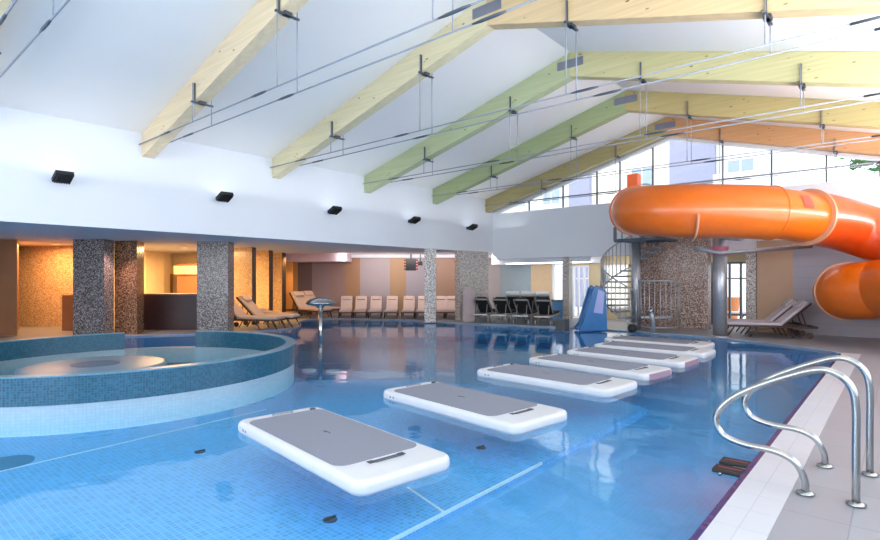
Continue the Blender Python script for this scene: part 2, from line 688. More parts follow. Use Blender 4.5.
# water body
wp = offset(poly, -.003)
bm = bmesh.new()
a = [bm.verts.new((p.x, p.y, -.03)) for p in wp]
b = [bm.verts.new((p.x, p.y, ZFD + .0005)) for p in wp]
bm.faces.new(a)
bm.faces.new(list(reversed(b)))
for i in range(n):
    j = (i + 1) % n
    bm.faces.new([a[j], a[i], b[i], b[j]])
mb = MB(); mb.bm.free(); mb.bm = bm
water = tag(mb.build('pool_water', M_water), 'clear blue water filling the swimming pool', 'water', kind='stuff')

# left wall above the opening, gable wall, ceiling
struct(MB().box(XL - .25, XL, YB, YO, ZS, ZW + .1).build('wall_left', M_white))
th = .12
struct(MB().extr([(XL - .25, ZW - SL * .25), (XRIDGE, ZR), (XR + .3, ZR - SL * (XR + .3 - XRIDGE)), (XR + .3, ZR - SL * (XR + .3 - XRIDGE) + th), (XRIDGE, ZR + th), (XL - .25, ZW - SL * .25 + th)], 'y', YB, YF + .3).build('ceiling', M_ceil))
ZSILL = 3.91
ZF = 2.22
xb = onY(757, YF)
gw = MB()
gw.box(XL, XR, YF, YF + .25, ZF, ZSILL)
struct(gw.build('wall_far', M_white))
struct(MB().box(XL - .01, XR, YF - .02, YF + .27, ZSILL, ZSILL + .04).build('trim_12', M_white_frame), 'white sill of the gable window')
# beige and grey panels closing the right part of the far wall
xg = onY(793, YF)
struct(MB().box(xb, xg, YF - .02, YF + .25, 0, 2.5).build('wall_far_beige', mat('wall_beige', (186, 156, 130), .6, noise=.02)))


def stripe_mat(name, a, b_, size):
    m = bpy.data.materials.new(name)
    m.use_nodes = True
    nt = m.node_tree
    L = nt.links.new
    bs = nt.nodes['Principled BSDF']
    bs.inputs['Roughness'].default_value = .4
    tc = nt.nodes.new('ShaderNodeTexCoord')
    sp = nt.nodes.new('ShaderNodeSeparateXYZ')
    L(tc.outputs['Object'], sp.inputs[0])
    mu = nt.nodes.new('ShaderNodeMath'); mu.operation = 'MULTIPLY'; mu.inputs[1].default_value = 1 / size
    L(sp.outputs[2], mu.inputs[0])
    fr = nt.nodes.new('ShaderNodeMath'); fr.operation = 'FRACT'
    L(mu.outputs[0], fr.inputs[0])
    gt = nt.nodes.new('ShaderNodeMath'); gt.operation = 'GREATER_THAN'; gt.inputs[1].default_value = .9
    L(fr.outputs[0], gt.inputs[0])
    mi = nt.nodes.new('ShaderNodeMixRGB')
    L(gt.outputs[0], mi.inputs[0])
    mi.inputs[1].default_value = lin(a)
    mi.inputs[2].default_value = lin(b_)
    L(mi.outputs[0], bs.inputs['Base Color'])
    return m


struct(MB().box(xg, XR, YF - .02, YF + .25, 0, 2.35).build('wall_far_grey', stripe_mat('tile_grey', (150, 146, 158), (143, 139, 151), .3)))
# right wall with its long window, wall behind the camera with a gable window
zr = ZR - SL * (XR - XRIDGE)
wr = MB()
wr.box(XR, XR + .25, YB, YF + .3, 0, .75).box(XR, XR + .25, YB, YF + .3, 2.75, zr + .1)
for y in (YB, -3, 0, 3, 6, 9, 12):
    wr.box(XR, XR + .25, y, y + .35, .75, 2.75)
wr.box(XR, XR + .25, 14, YF + .3, .75, 2.75)
struct(wr.build('wall_right', M_white))
struct(MB().box(XR + .1, XR + .12, YB, 14, .75, 2.75).build('window_2', M_glass))
wb = MB().box(XO, XR + .25, YB - .25, YB, 0, .6).box(XO, -11.5, YB - .25, YB, .6, 6.5).box(.9, XR + .25, YB - .25, YB, .6, 6.5).box(-11.5, .9, YB - .25, YB, 4.3, 6.5)
for x in (-8.6, -5.5, -2.4):
    wb.box(x, x + .3, YB - .25, YB, .6, 4.3)
struct(wb.build('wall_back', M_white))
struct(MB().box(-11.5, .9, YB - .14, YB - .12, .6, 4.3).build('window_3', M_glass))
# soffit over the side zone and over the far recess
sf = MB().box(XO - .2, XL - .25, YB, YO + .2, ZS, ZS + .12).box(XL, XR + .25, YF + .25, YO + .2, ZS - .1, ZS + .1)
struct(sf.build('ceiling_soffit', M_soffit))
struct(MB().box(XO - .2, XO, YB, YO, 0, ZS).build('wall_side_outer', M_cream))

# ---- recess rear wall at YO, pieces between openings
rec = [(-12.6, onY(531, YO), mat('recess_grey', (150, 168, 176), .6)), (onY(531, YO), onY(552, YO), mat('recess_tan', (206, 178, 142), .6)),
       (onY(563, YO), onY(572, YO), mat('recess_tan', (206, 178, 142), .6)), (onY(589, YO), onY(604, YO), mat('recess_beige', (196, 176, 140), .6)),
       (onY(628, YO), onY(711, YO), mat('recess_beige', (196, 176, 140), .6)), (onY(748, YO), onY(756, YO), mat('recess_beige', (196, 176, 140), .6)),
       (onY(764, YO), XR, mat('recess_beige', (196, 176, 140), .6))]
for i, (x0, x1, m) in enumerate(rec):
    struct(MB().box(x0, x1, YO, YO + .2, 0, ZS).build('wall_recess' if i == 0 else 'wall_recess.%03d' % i, m))
ops = [(onY(552, YO), onY(563, YO), .55, 2.0), (onY(572, YO), onY(589, YO), .02, 1.9), (onY(604, YO), onY(628, YO), .4, 1.9), (onY(711, YO), onY(748, YO), .02, 1.92), (onY(756, YO), onY(764, YO), .4, 2.0)]
for i, (x0, x1, z0, z1) in enumerate(ops):
    is_door = i in (1, 3)
    t = bpy.data.objects.new('%s_%d' % ('door' if is_door else 'window', (1 if i == 1 else 2) if is_door else 4 + i), None)
    COL.objects.link(t)
    t.location = (x0, YO, 0)
    t['kind'] = 'structure'
    wdt = x1 - x0
    f = MB()
    f.box(0, wdt, .02, .16, z1, z1 + .06).box(0, .05, .02, .16, z0, z1).box(wdt - .05, wdt, .02, .16, z0, z1).box(0, wdt, .02, .16, z0 - .02, z0 + .05)
    if is_door:
        for q in ((.33, .66) if i == 1 else (.36, .5, .8)):
            f.box(wdt * q - .03, wdt * q + .03, .04, .14, z0, z1)
        f.box(0, wdt, .06, .12, 1.45, 1.49)
    f.build('frame', M_white_frame if i != 3 else M_dark_frame, t)
    MB().box(.02, wdt - .02, .08, .095, z0, z1).build('glass', M_glass, t)
    if z1 < ZS:
        struct(MB().box(x0, x1, YO, YO + .2, z1 + .06, ZS).build('wall_lintel' if i == 0 else 'wall_lintel.%03d' % i, mat('recess_beige', (196, 176, 140), .6)))
    if z0 > .1:
        struct(MB().box(x0, x1, YO, YO + .2, 0, z0 - .02).build('wall_parapet' if i == 0 else 'wall_parapet.%03d' % i, mat('recess_beige', (196, 176, 140), .6)))

# dropped bulkheads
struct(MB().box(-12.2, onY(593, 17.55), 17.3, 18.3, 2.02, ZS - .001).build('ceiling_bulkhead', M_white), 'white dropped box in the soffit')
q0, q1 = GD(286, 21.2), GD(346, 20.8)
q2 = q1 + Vector((-.652, .758, 0)) * 2.2
q3 = q0 + Vector((-.652, .758, 0)) * 2.2
struct(MB().prism([q0, q1, q2, q3], 2.14, ZS - .001).build('ceiling_bulkhead_left', mat('bulkhead_rose', (214, 190, 200), .7)), 'rose tinted dropped ceiling box')
q0, q1 = GD(340, 22.0), GD(512, 22.0)
q2 = q1 + Vector((-.652, .758, 0)) * .3
q3 = q0 + Vector((-.652, .758, 0)) * .3
struct(MB().prism([q0, q1, q2, q3], 2.33, ZS - .001).build('ceiling_bulkhead_strip', M_white), 'white strip above the rear panelling')

# diagonal panelled back wall, each panel its own structure piece
stripes = [(285, 298, (150, 128, 96)), (298, 312, (112, 88, 84)), (312, 330, (146, 124, 124)), (330, 345, (150, 120, 112)), (345, 360, (164, 122, 86)), (360, 390, (166, 152, 154)),
           (390, 406, (172, 136, 100)), (406, 434, (160, 150, 156)), (434, 456, (158, 124, 104)), (456, 512, (166, 156, 156))]
for i, (a_, b_, c_) in enumerate(stripes):
    p0, p1 = GD(a_, 22.25), GD(b_, 22.25)
    off = Vector((-.652, .758, 0)) * .2
    struct(MB().prism([p0, p1, p1 + off, p0 + off], 0, ZS).build('wall_panel' if i == 0 else 'wall_panel.%03d' % i, mat('panel_%d' % i, c_, .45, noise=.03, scale=1)))

# ---- gable window
def roofz(x):
    return ZR - SL * abs(x - XRIDGE)


gt_ = bpy.data.objects.new('window_1', None)
COL.objects.link(gt_)
gt_.location = (0, YF, 0)
gt_['kind'] = 'structure'
gt_['label'] = 'wide triangular gable window under the roof'
f = MB()
for px in (528, 562, 596, 619, 652, 722, 771, 826, 880):
    x = onY(px, YF)
    f.box(x - .02, x + .02, .05, .13, ZSILL + .03, roofz(x) - .5)
f.box(-11.2, XR, .06, .12, 4.31, 4.35)
f.build('frame_dark', M_dark_frame, gt_)
f = MB()
for (xa, xb_) in ((XL, XRIDGE), (XRIDGE, XR)):
    za, zb = roofz(xa) - .47, roofz(xb_) - .47
    f.extr([(xa, za - .1), (xb_, zb - .1), (xb_, zb + .02), (xa, za + .02)], 'y', .0, .16)
f.build('frame_white', M_white_frame, gt_)
f = MB()
f.extr([(XL + .2, ZSILL + .03), (XR, ZSILL + .03), (XR, roofz(XR) - .56), (XRIDGE, ZR - .56), (XL + .2, roofz(XL + .2) - .52)], 'y', .085, .1)
f.build('glass', M_glass, gt_)
# wall closing the space between the far trusses and the ceiling
f = MB()
for (xa, xb_) in ((XL, XRIDGE), (XRIDGE, XR)):
    f.extr([(xa, roofz(xa) - .47), (xb_, roofz(xb_) - .47), (xb_, roofz(xb_)), (xa, roofz(xa))], 'y', YF, YF + .25)
struct(f.build('wall_gable', M_white))

# ================================================================== ROOF TRUSSES
cast_tones = [((232, 214, 176), (222, 206, 160)), ((234, 214, 178), (226, 208, 164)), ((222, 212, 174), (228, 200, 154)), ((184, 194, 152), (206, 200, 150)), ((164, 176, 130), (188, 172, 118)), ((172, 160, 112), (206, 156, 108))]  # colour cast of the light on each rafter is put into its timber tone
names = ['yellow pine roof truss in the top left corner, only its rafter tip and rods visible',
         'pale yellow roof truss with the leftmost rafter foot visible on the left wall',
         'roof truss with knotty orange right rafter running along the top edge',
         'roof truss with pale green left rafter, third of the ones whose left foot is visible',
         'green roof truss just in front of the orange-tinted last one',
         'olive and orange roof truss directly against the gable window']
rod_y = .17
for i in range(6):
    y = 1.45 + 3.03 * i
    t = thing('roof_truss', names[i], 'roof truss', (XRIDGE, y, 0), 0, 'timber roof trusses')
    for sgn, side in ((-1, 0), (1, 1)):
        hw = 6.59
        p = [(0, ZR - .52), (sgn * hw, ZW - .49), (sgn * hw, ZW - .002), (0, ZR - .002)]
        m = wood_mat('timber_%d_%d' % (i, side), cast_tones[i][side], (96, 66, 40))
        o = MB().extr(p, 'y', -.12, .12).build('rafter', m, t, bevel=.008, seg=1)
        o['label'] = 'left rafter' if sgn < 0 else 'right rafter'
    MB().box(-.30, .30, -.135, -.12, ZR - .34, ZR - .16, Matrix.Rotation(0, 4, 'Y')).build('ridge_plate', M_plate, t, bevel=.03)
    for s in (-1, 1):
        rod = MB().tube([(-hw - .02, s * rod_y, 4.23), (hw - .05, s * rod_y, 4.23)], .012, 8).build('tie_rod', M_rod, t, True)
        for k in (-1, 1):
            xa = k * 1.9 + s * .1
            MB().tube([(xa - .22, s * rod_y, 4.23), (xa - .1, s * rod_y, 4.23), (xa + .1, s * rod_y, 4.23), (xa + .22, s * rod_y, 4.23)], [.012, .02, .02, .012], 8).build('turnbuckle', M_clamp, rod, True)
            xa = k * 5.2 + s * .1
            MB().tube([(xa - .2, s * rod_y, 4.23), (xa + .2, s * rod_y, 4.23)], .018, 8).build('rod_coupling', M_clamp, rod, True)
    for k, x in enumerate((-4.17, -1.5, 1.5, 4.1)):
        zb = ZR - .51 - SL * abs(x)
        hg = MB().tube([(x, -rod_y, zb + .3), (x, -rod_y, 4.22)], .009, 6).build('hanger', M_rod, t, True)
        MB().tube([(x, rod_y, zb + .3), (x, rod_y, 4.22)], .009, 6).build('hanger', M_rod, t, True)
        MB().box(x - .022, x + .022, -.2, .2, zb - .05, zb - .025).box(x - .045, x + .045, -.06, .06, zb - .05, zb + .004).build('hanger_clamp', M_clamp, hg)
        tp = MB().box(x - .01, x + .01, -.15, -.121, zb - .03, zb + .3)
        tp.build('hanger_bar', M_clamp, hg)

# ================================================================== WALL FLOODS
def flood_make():
    t = thing('wall_floodlight', '', 'floodlight')
    MB().box(0, .03, -.05, .05, -.06, .06).tube([(.02, 0, 0), (.16, 0, -.02)], .02, 8).build('bracket', M_black, t)
    m = Matrix.Translation((.3, 0, .03)) @ Matrix.Rotation(R(-24), 4, 'Y')
    f = MB().box(-.17, .17, -.17, .17, -.05, .05, m)
    for k in range(7):
        f.box(-.15, .15, -.14 + k * .045, -.125 + k * .045, -.09, -.05, m)
    h = f.build('housing', M_black, t, bevel=.012)
    MB().box(-.13, .13, -.13, .13, .05, .056, m).build('lens', M_flood_lens, h)
    t.scale = (.85, .85, .85)
    return t


fl_lab = ['black wall floodlight nearest the camera, on the white left wall', 'black wall floodlight second from the left, on the white left wall', 'middle one of the five black wall floodlights',
          'black wall floodlight fourth from the left, above the hanging black display', 'smallest black wall floodlight, above the mosaic wall near the corner']
f0 = flood_make()
for i, (x, y, z) in enumerate(FLOOD):
    if i == 0:
        f0.location = (x, y, z)
        f0['label'] = fl_lab[0]
        f0['group'] = 'wall floodlights'
    else:
        dup(f0, (x, y, z), 0, fl_lab[i])

# ================================================================== SPA
SCX, SCY, SR = -9.87, 3.3, 2.8
spa = thing('spa_ring', 'round raised spa enclosure of blue mosaic standing in the pool at left', 'spa pool', (SCX, SCY, ZFS))
a_gap0 = math.atan2(5.44 - SCY, -11.69 - SCX)
a_gap1 = math.atan2(4.24 - SCY, -12.5 - SCX)


def arc_wall(r0, r1, z0, z1, a0, a1, nseg=96):
    b = MB()
    v = []
    for k in range(nseg + 1):
        a = a0 + (a1 - a0) * k / nseg
        ca, sa = math.cos(a), math.sin(a)
        v.append([b.bm.verts.new((r * ca, r * sa, z)) for r, z in ((r0, z0), (r1, z0), (r1, z1), (r0, z1))])
    for p, q in zip(v, v[1:]):
        for i in range(4):
            b.bm.faces.new([p[i], p[(i + 1) % 4], q[(i + 1) % 4], q[i]])
    b.bm.faces.new(v[0])
    b.bm.faces.new(list(reversed(v[-1])))
    return b


z_ = -ZFS
A0, A1 = a_gap1, a_gap0 + 2 * math.pi
arc_wall(SR - .14, SR, z_ - .03, z_ + .30, A0, A1).build('rim_wall', M_spa, spa)
o = arc_wall(SR - .13, SR - .012, 0, z_ - .03, 0, 2 * math.pi).build('base_wall', M_spa_white, spa)
arc_wall(SR - .15, SR + .01, z_ + .30, z_ + .318, A0, A1).build('rim_cap', grid_mat('spa_cap', (96, 142, 164), (80, 124, 148), .04, .1, .3, .1), spa)
MB().lathe([(0, 0), (SR - .14, 0), (SR - .14, .02), (0, .02)], seg=64).build('spa_floor', M_pool_dark if False else M_spa, spa)
seat = MB().lathe([(1.02, 0), (1.1, z_ - .06), (1.08, z_ - .005), (1.0, z_ + .01), (0, z_ + .012)], seg=64).build('jet_plinth', mat('plinth_grey', (112, 140, 160), .35), spa, True)
seat.location = (-.45, -.25, 0)
MB().lathe([(.36, z_ + .012), (.36, z_ + .022), (0, z_ + .022)], seg=40).build('jet_grille', mat('grille_grey', (78, 104, 128), .4), seat, False)

# ================================================================== FLOATING BOARDS
def rounded_slab(L_, Wd, T, rc, seg=6):
    pts = []
    for cx, cy, a0 in ((L_ / 2 - rc, Wd / 2 - rc, 0), (-L_ / 2 + rc, Wd / 2 - rc, 90), (-L_ / 2 + rc, -Wd / 2 + rc, 180), (L_ / 2 - rc, -Wd / 2 + rc, 270)):
        for k in range(seg + 1):
            a = R(a0 + 90 * k / seg)
            pts.append((cx + rc * math.cos(a), cy + rc * math.sin(a)))
    return pts


def make_board():
    t = thing('floating_board', '', 'exercise float')
    T = .12
    b = MB().prism(rounded_slab(2.22, .91, T, .12, 8), -T / 2, T / 2)
    b.build('body', M_mat_white, t, True, bevel=.045, seg=6)
    pad = rounded_slab(1.70, .80, 0, .10)
    pd = MB().prism([(x - .10, y) for x, y in pad], T / 2 - .004, T / 2 + .005).build('deck_pad', M_mat_pad, t)
    lg = MB()
    lg.tube([(-.12, -.01, T / 2 + .006), (-.10, .012, T / 2 + .006), (-.07, .012, T / 2 + .006), (-.05, .0, T / 2 + .006)], .0035, 6)
    lg.box(-.16, -.135, -.012, .016, T / 2 + .004, T / 2 + .007)
    lg.build('emblem', M_print, pd)
    e = MB().tube([(.82, -.13, T / 2 + .002), (.85, -.135, T / 2 + .01), (.85, .135, T / 2 + .01), (.82, .13, T / 2 + .002)], .005, 8)
    e.box(.79, .81, -.16, .16, T / 2 - .001, T / 2 + .003).box(.78, .83, -.17, -.12, T / 2 - .001, T / 2 + .005).box(.78, .83, .12, .17, T / 2 - .001, T / 2 + .005)
    e.build('handle', M_print, t)
    e = MB().tube([(-.99, -.1, T / 2 + .001), (-1.0, -.11, T / 2 + .014), (-1.0, .11, T / 2 + .014), (-.99, .1, T / 2 + .001)], .008, 8)
    e.build('handle', M_plate, t)
    v = MB().lathe([(.03, T / 2), (.03, T / 2 + .012), (.0, T / 2 + .014)], (-.98, .33, 0), 16)
    v.build('valve', M_print, t)
    for x in (-.9, -.84):
        MB().box(x, x + .025, -.4575, -.4545, -.01, .012).build('side_marking', M_plate, t)
    return t


boards = [(-3.84, 2.97, -7.5), (-3.82, 4.90, -7.5), (-3.85, 6.95, -4), (-3.86, 8.44, -8), (-3.84, 9.86, -3), (-3.88, 11.2, 0), (-4.2, 12.45, -1)]
blab = ['white inflatable board with grey pad nearest the camera', 'white inflatable board second from the front, alone in mid pool', 'third white floating board from the front, first of the tightly spaced ones',
        'fourth floating board from the front, with a mauve reflection painted on its right end', 'fifth floating board from the front, with a short mauve reflection painted on its right end', 'sixth floating board, second from the far end', 'farthest white floating board next to the deck']
B0 = make_board()
B0['group'] = 'boards floating in a row'
for i, (x, y, a) in enumerate(boards):
    o = B0 if i == 0 else dup(B0, (0, 0, 0), 0, '')
    o.location = (x + .02, y + .01, .0)
    o.rotation_euler = (0, 0, R(a))
    o['label'] = blab[i]
    if i in (3, 4):
        MB().box(1.103, 1.115, -.33, .33, -.045, .045).build('end_reflection', M_mat_reflection, o, bevel=.004)['label'] = 'painted mauve reflection'  # mauve slab paints the reddish reflection on the board end

# ================================================================== HANDRAILS
prof = [(-.21, 0), (-.21, .35), (-.21, .62), (-.235, .755), (-.31, .83), (-.42, .845), (-.62, .765), (-.84, .645), (-.97, .535), (-1.03, .42), (-.985, .31), (-.85, .265), (-.66, .255), (-.54, .205), (-.485, .10), (-.48, 0)]
for i, y in enumerate((4.33, 5.06)):
    dx = 0 if i == 0 else .045
    t = thing('pool_handrail', ['curved stainless pool handrail nearest the camera', 'curved stainless pool handrail behind the nearest one'][i], 'handrail', (-.3 + dx, y, 0), 0, 'pair of pool entry handrails')
    pts = catmull([(x + .3, 0, z) for x, z in prof], 6)
    MB().tube(pts, .023, 16).build('rail_tube', M_steel, t, True)
    for x in (-.21, -.48):
        MB().lathe([(.055, 0.008), (.055, .014), (.035, .022), (.026, .03), (.026, .008)], (x + .3, 0, 0), 24).build('floor_flange', M_steel, t, True)

# underwater steps fittings on the wall by the handrails (dark treads with red strip)
t = thing('pool_step', 'small dark double step with red strips at the water edge below the handrails', 'pool step', (G(733, 472, -.06).x, G(733, 472, -.06).y, -.035))
for yy in (-.11, .11):
    tr = MB().box(-.11, .11, yy - .075, yy + .075, 0, .03).build('tread', M_black, t, bevel=.008)
    MB().box(-.08, .08, yy - .01, yy + .01, .03, .034).build('strip', mat('strip_red', (120, 50, 60), .5), tr)
MB().tube([(-.05, -.2, .0), (-.05, .2, .0)], .012, 8).build('bar', M_steel, t, True)
MB().tube([(.0, 0, .01), (.16, 0, .015), (.2, 0, .02)], .012, 8).build('arm', M_steel, t, True)

# ================================================================== POOL DRAINS
for i, (px, py, r, lab) in enumerate([(330, 520, .05, 'dark round inlet on the pool floor in front of the nearest board'), (481, 448, .05, 'dark round inlet on the pool floor right of the nearest board'),
                                      (200, 452, .05, 'dark round inlet on the pool floor below the spa wall')]):
    p = G(px, py, ZFS)
    t = thing('floor_inlet', lab, 'pool inlet', (p.x, p.y, ZFS), 0, 'inlets in the pool floor')
    MB().lathe([(r * 1.1, 0.0), (r * 1.1, .006), (r * .8, .010), (0, .010)], seg=20).build('flange', mat('inlet_grey', (40, 60, 84), .5), t)
    MB().box(-.01, .01, -.05, .05, .010, .02).build('bar', M_black, t)
p = G(6, 463, ZFS)
tag(MB().lathe([(.23, 0), (.23, .006), (0, .008)], (0, 0, 0), 32).build('floor_drain', mat('drain_teal', (36, 120, 160), .5), loc=(p.x, p.y, ZFS)), 'teal round drain cover on the pool floor at the left edge', 'drain')
for i, (px, py) in enumerate([(309, 371), (333, 372)]):
    p = G(px, py, ZFD)
    tag(MB().lathe([(.14, 0), (.14, .03), (0, .05)], (0, 0, 0), 20).build('underwater_lamp', M_spa_white, loc=(p.x, p.y, ZFD)),
        ['left of two pale round fittings on the pool floor near the mushroom fountain', 'right of two pale round fittings on the pool floor near the mushroom fountain'][i], 'pool fitting', 'pale floor fittings')

# ================================================================== MUSHROOM FOUNTAIN
p = GD(320.5, 12.75)
t = thing('mushroom_fountain', 'stainless mushroom water fountain standing in the pool', 'fountain', (p.x, p.y, ZFD))
zt = -ZFD
MB().tube([(0, 0, 0), (0, 0, zt + .78)], .05, 20).build('pole', M_steel, t, True)
MB().lathe([(.05, zt + .74), (.12, zt + .80), (.30, zt + .835), (.36, zt + .87), (.35, zt + .895), (.24, zt + .97), (.1, zt + 1.01), (0, zt + 1.02)], seg=40).build('cap', M_steel, t, True)

# ================================================================== PILLARS
def pier(name, label, cat, A, B, C, z0, z1, m, group=None, edge=None):
    """vertical block through three ground points: A-B front face, B-C side face"""
    A, B, C = [Vector((v.x, v.y, 0)) for v in (A, B, C)]
    D = A + C - B
    ux = (B - A)
    ang = math.atan2(ux.y, ux.x)
    rot = Matrix.Rotation(-ang, 2)
    base = (A + B + C + D) / 4
    pl = []
    for v in (A, B, C, D):
        q = rot @ Vector((v.x - base.x, v.y - base.y))
        pl.append((q.x, q.y))
    o = MB().prism(pl, 0, z1 - z0).build(name, m, loc=(base.x, base.y, z0), rz=ang)
    if edge:  # thin dark strip stands in for shade on the unlit side face
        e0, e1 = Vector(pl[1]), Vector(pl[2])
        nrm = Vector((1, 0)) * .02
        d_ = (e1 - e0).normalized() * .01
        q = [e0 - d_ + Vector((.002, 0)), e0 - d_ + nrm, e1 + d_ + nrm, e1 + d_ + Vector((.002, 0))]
        MB().prism(q, 0, z1 - z0).build('side_shade', edge, o)['label'] = 'dark strip for the shaded side'
    if cat:
        tag(o, label, cat, group)
    else:
        struct(o, label)
    return o


pier('mosaic_pillar', 'dark grey mosaic pillar at far left with a lit pinkish right side', 'pillar', GD(73, 13.6), GD(104, 13.45), GD(114, 13.95), 0, ZS - .002, M_mosaic_grey, 'mosaic pillars')
pier('mosaic_pillar', 'brown mosaic pillar beside the dark bar counter', 'pillar', GD(114.5, 14.15), GD(137, 14.05), GD(144, 14.7), 0, ZS - .002, M_mosaic_brown, 'mosaic pillars')
pier('mosaic_pillar', 'wide silver grey mosaic pillar between bar counter and loungers', 'pillar', GD(197, 14.35), GD(228, 14.35), GD(234, 14.9), 0, ZS - .002, M_mosaic_light if False else M_mosaic_grey, 'mosaic pillars')
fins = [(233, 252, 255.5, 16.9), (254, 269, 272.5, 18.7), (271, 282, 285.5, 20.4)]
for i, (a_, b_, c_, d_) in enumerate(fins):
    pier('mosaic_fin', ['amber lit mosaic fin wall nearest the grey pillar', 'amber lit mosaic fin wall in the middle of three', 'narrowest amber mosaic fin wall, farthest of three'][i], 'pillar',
         GD(a_, d_ + .5), GD(b_, d_), GD(c_, d_ + .3), 0, ZS - .002, M_mosaic_sand, 'amber mosaic fins', mat('fin_side_shade', (78, 64, 60), .6))
pier('wall_amber', 'plain amber wall strip', None, GD(284, 21.4), GD(293, 21.4), GD(298, 22.3), 0, ZS, mat('amber_wall', (226, 160, 84), .6))
tag(MB().box(-.19, .19, -.17, .17, 0, ZS).build('mosaic_pillar', M_mosaic_light, loc=(XL - .05, 13.4, 0), rz=R(38)), 'slim light mosaic pillar standing before the row of loungers', 'pillar', 'mosaic pillars')
tag(MB().box(-.05, .2, -.65, 1.05, 0, ZS - .001).build('mosaic_pillar', M_mosaic_light, loc=(XL - .0, 15.35, 0)), 'broad light mosaic block at the corner beside the black loungers', 'pillar', 'mosaic pillars')
tag(MB().box(-.12, .12, -.12, .12, 0, ZF).build('mosaic_pillar', M_mosaic_light, loc=(onY(567.5, 17.1), 17.1, 0)), 'thin mosaic pillar between window and glass door', 'pillar', 'mosaic pillars')
tag(MB().box(-.13, .13, -.12, .12, 0, ZF).build('mosaic_pillar', M_mosaic_light, loc=(onY(751.5, 17.05), 17.1, 0)), 'thin mosaic pillar left of the beige wall at right', 'pillar', 'mosaic pillars')
x0, x1 = onY(640, 16.6), onY(708, 16.6)
tag(MB().box(0, x1 - x0, 0, .33, 0, 2.95).build('mosaic_pier', grid_mat('mosaic_mix', [(150, 120, 104), (120, 82, 68), (186, 170, 160), (104, 70, 60), (206, 196, 190), (146, 110, 94)], (140, 118, 104), .024, .08, .3), loc=(x0, 16.6, 0)),
    'broad brown and grey mosaic pier behind the spiral stair', 'pillar')

# ================================================================== BAR / WARM ZONE
o = pier('wall_brown', 'brown panelled wall end at the left edge', None, GD(-70, 13.5), GD(17, 13.6), GD(19, 15.8), 0, ZS, M_panel_brown)
pier('wall_alcove', 'amber lit mosaic alcove wall', None, GD(-20, 16.6), GD(73, 16.2), GD(84, 16.6), 0, ZS - .002, M_mosaic_sand)
pier('wall_alcove_side', 'cream wall between alcove and bar', None, GD(73, 16.3), GD(112, 15.3), GD(124, 17), 0, ZS, M_cream)
pier('low_cabinet', 'low brown cabinet in the amber lit alcove beside the dark pillar', 'cabinet', GD(62, 15.0), GD(82, 14.9), GD(84, 15.6), 0, 1.0, M_panel_brown)
bt = pier('bar_counter', 'dark bar counter between the brown and the silver mosaic pillar', 'counter', GD(138, 15.2), GD(201, 15.2), GD(204, 15.8), 0, .99, M_counter)
tp = MB().box(-.95, .98, -.36, .36, .99, 1.03).build('worktop', mat('counter_top', (120, 84, 62), .3), bt)
# back of the bar: curved cream wall, doorway, dark shelf recess
pts = [GD(135, 19.5), GD(150, 19.2), GD(162, 18.9), GD(165, 19.0)]
b = MB()
w0 = [GD(128, 18.6), GD(146, 18.9), GD(158, 19.6), GD(164, 19.9)]
w1 = [v + Vector((-.3, .35, 0)) for v in w0]
b.prism(w0 + list(reversed(w1)), 0, ZS)
struct(b.build('wall_bar', M_cream))
pier('wall_bar_rear', 'cream wall with a doorway behind the bar', None, GD(158, 21.3), GD(240, 21.3), GD(243, 21.8), 0, ZS, M_cream)
struct(pier('door_3', None, None, GD(164.5, 21.2), GD(173, 21.2), GD(173.2, 21.28), 0, 1.65, mat('doorway_amber', (176, 120, 52), .6)))
sh_ = pier('bar_shelf', 'dark brown bar shelf recess behind the counter', 'shelf', GD(177, 19.2), GD(201, 19.2), GD(203, 19.7), 0, 2.0, M_panel_brown)
MB().box(-.42, .42, -.36, -.28, 1.62, 1.92).build('shelf_panel', M_cream, sh_)
light('bar_lamp', 'AREA', GD(178, 17.5) + Vector((0, 0, 2.4)), (0, 0, 0), 430, (1.0, .58, .24), 1.6, 1.6)
light('alcove_lamp', 'AREA', GD(34, 15.1) + Vector((0, 0, 2.4)), (0, 0, 0), 150, (1.0, .55, .22), 1.2, 1.2)
light('pier_spot', 'SPOT', GD(121, 13.55) + Vector((0, 0, 2.42)), (0, 0, 0), 190, (1.0, .6, .48), .05, None, R(100), .8)
for i, (px, d) in enumerate([(244, 15.7), (262, 17.6), (277, 19.4), (289, 20.6)]):
    light('fin_lamp', 'SPOT', GD(px, d) + Vector((0, 0, 2.38)), (0, 0, 0), 130, (1.0, .56, .2), .06, None, R(120), .8)
light('alcove_wash', 'SPOT', GD(56, 15.6) + Vector((0, 0, 2.4)), (0, 0, 0), 25, (1.0, .6, .25), .05, None, R(120), .8)
for i, (px, d) in enumerate([(184, 17.2), (56, 15.4)]):
    p = GD(px, d)
    t = thing('ceiling_downlight', ['round downlight in the ceiling above the bar', 'round downlight in the ceiling of the mosaic alcove'][i], 'ceiling light', (p.x, p.y, ZS), 0, 'warm ceiling downlights')
    MB().lathe([(.11, 0), (.11, -.012), (.09, -.014), (.09, 0)], seg=24).build('ring', M_white_frame, t)
    MB().lathe([(.09, -.002), (0, -.004)], seg=24).build('bulb', M_warm, t)
# rear zone lamps over the lounger row
for px in (366, 415, 470):
    light('rear_lamp', 'AREA', GD(px, 20.6) + Vector((0, 0, 2.36)), (R(48), 0, R(40.7)), 40, (1.0, .88, .84), 2.2, .3)
light('recess_lamp', 'AREA', (-8, 17.26, 2.0), (R(60), 0, 0), 60, (.96, .97, 1), 7, .12)

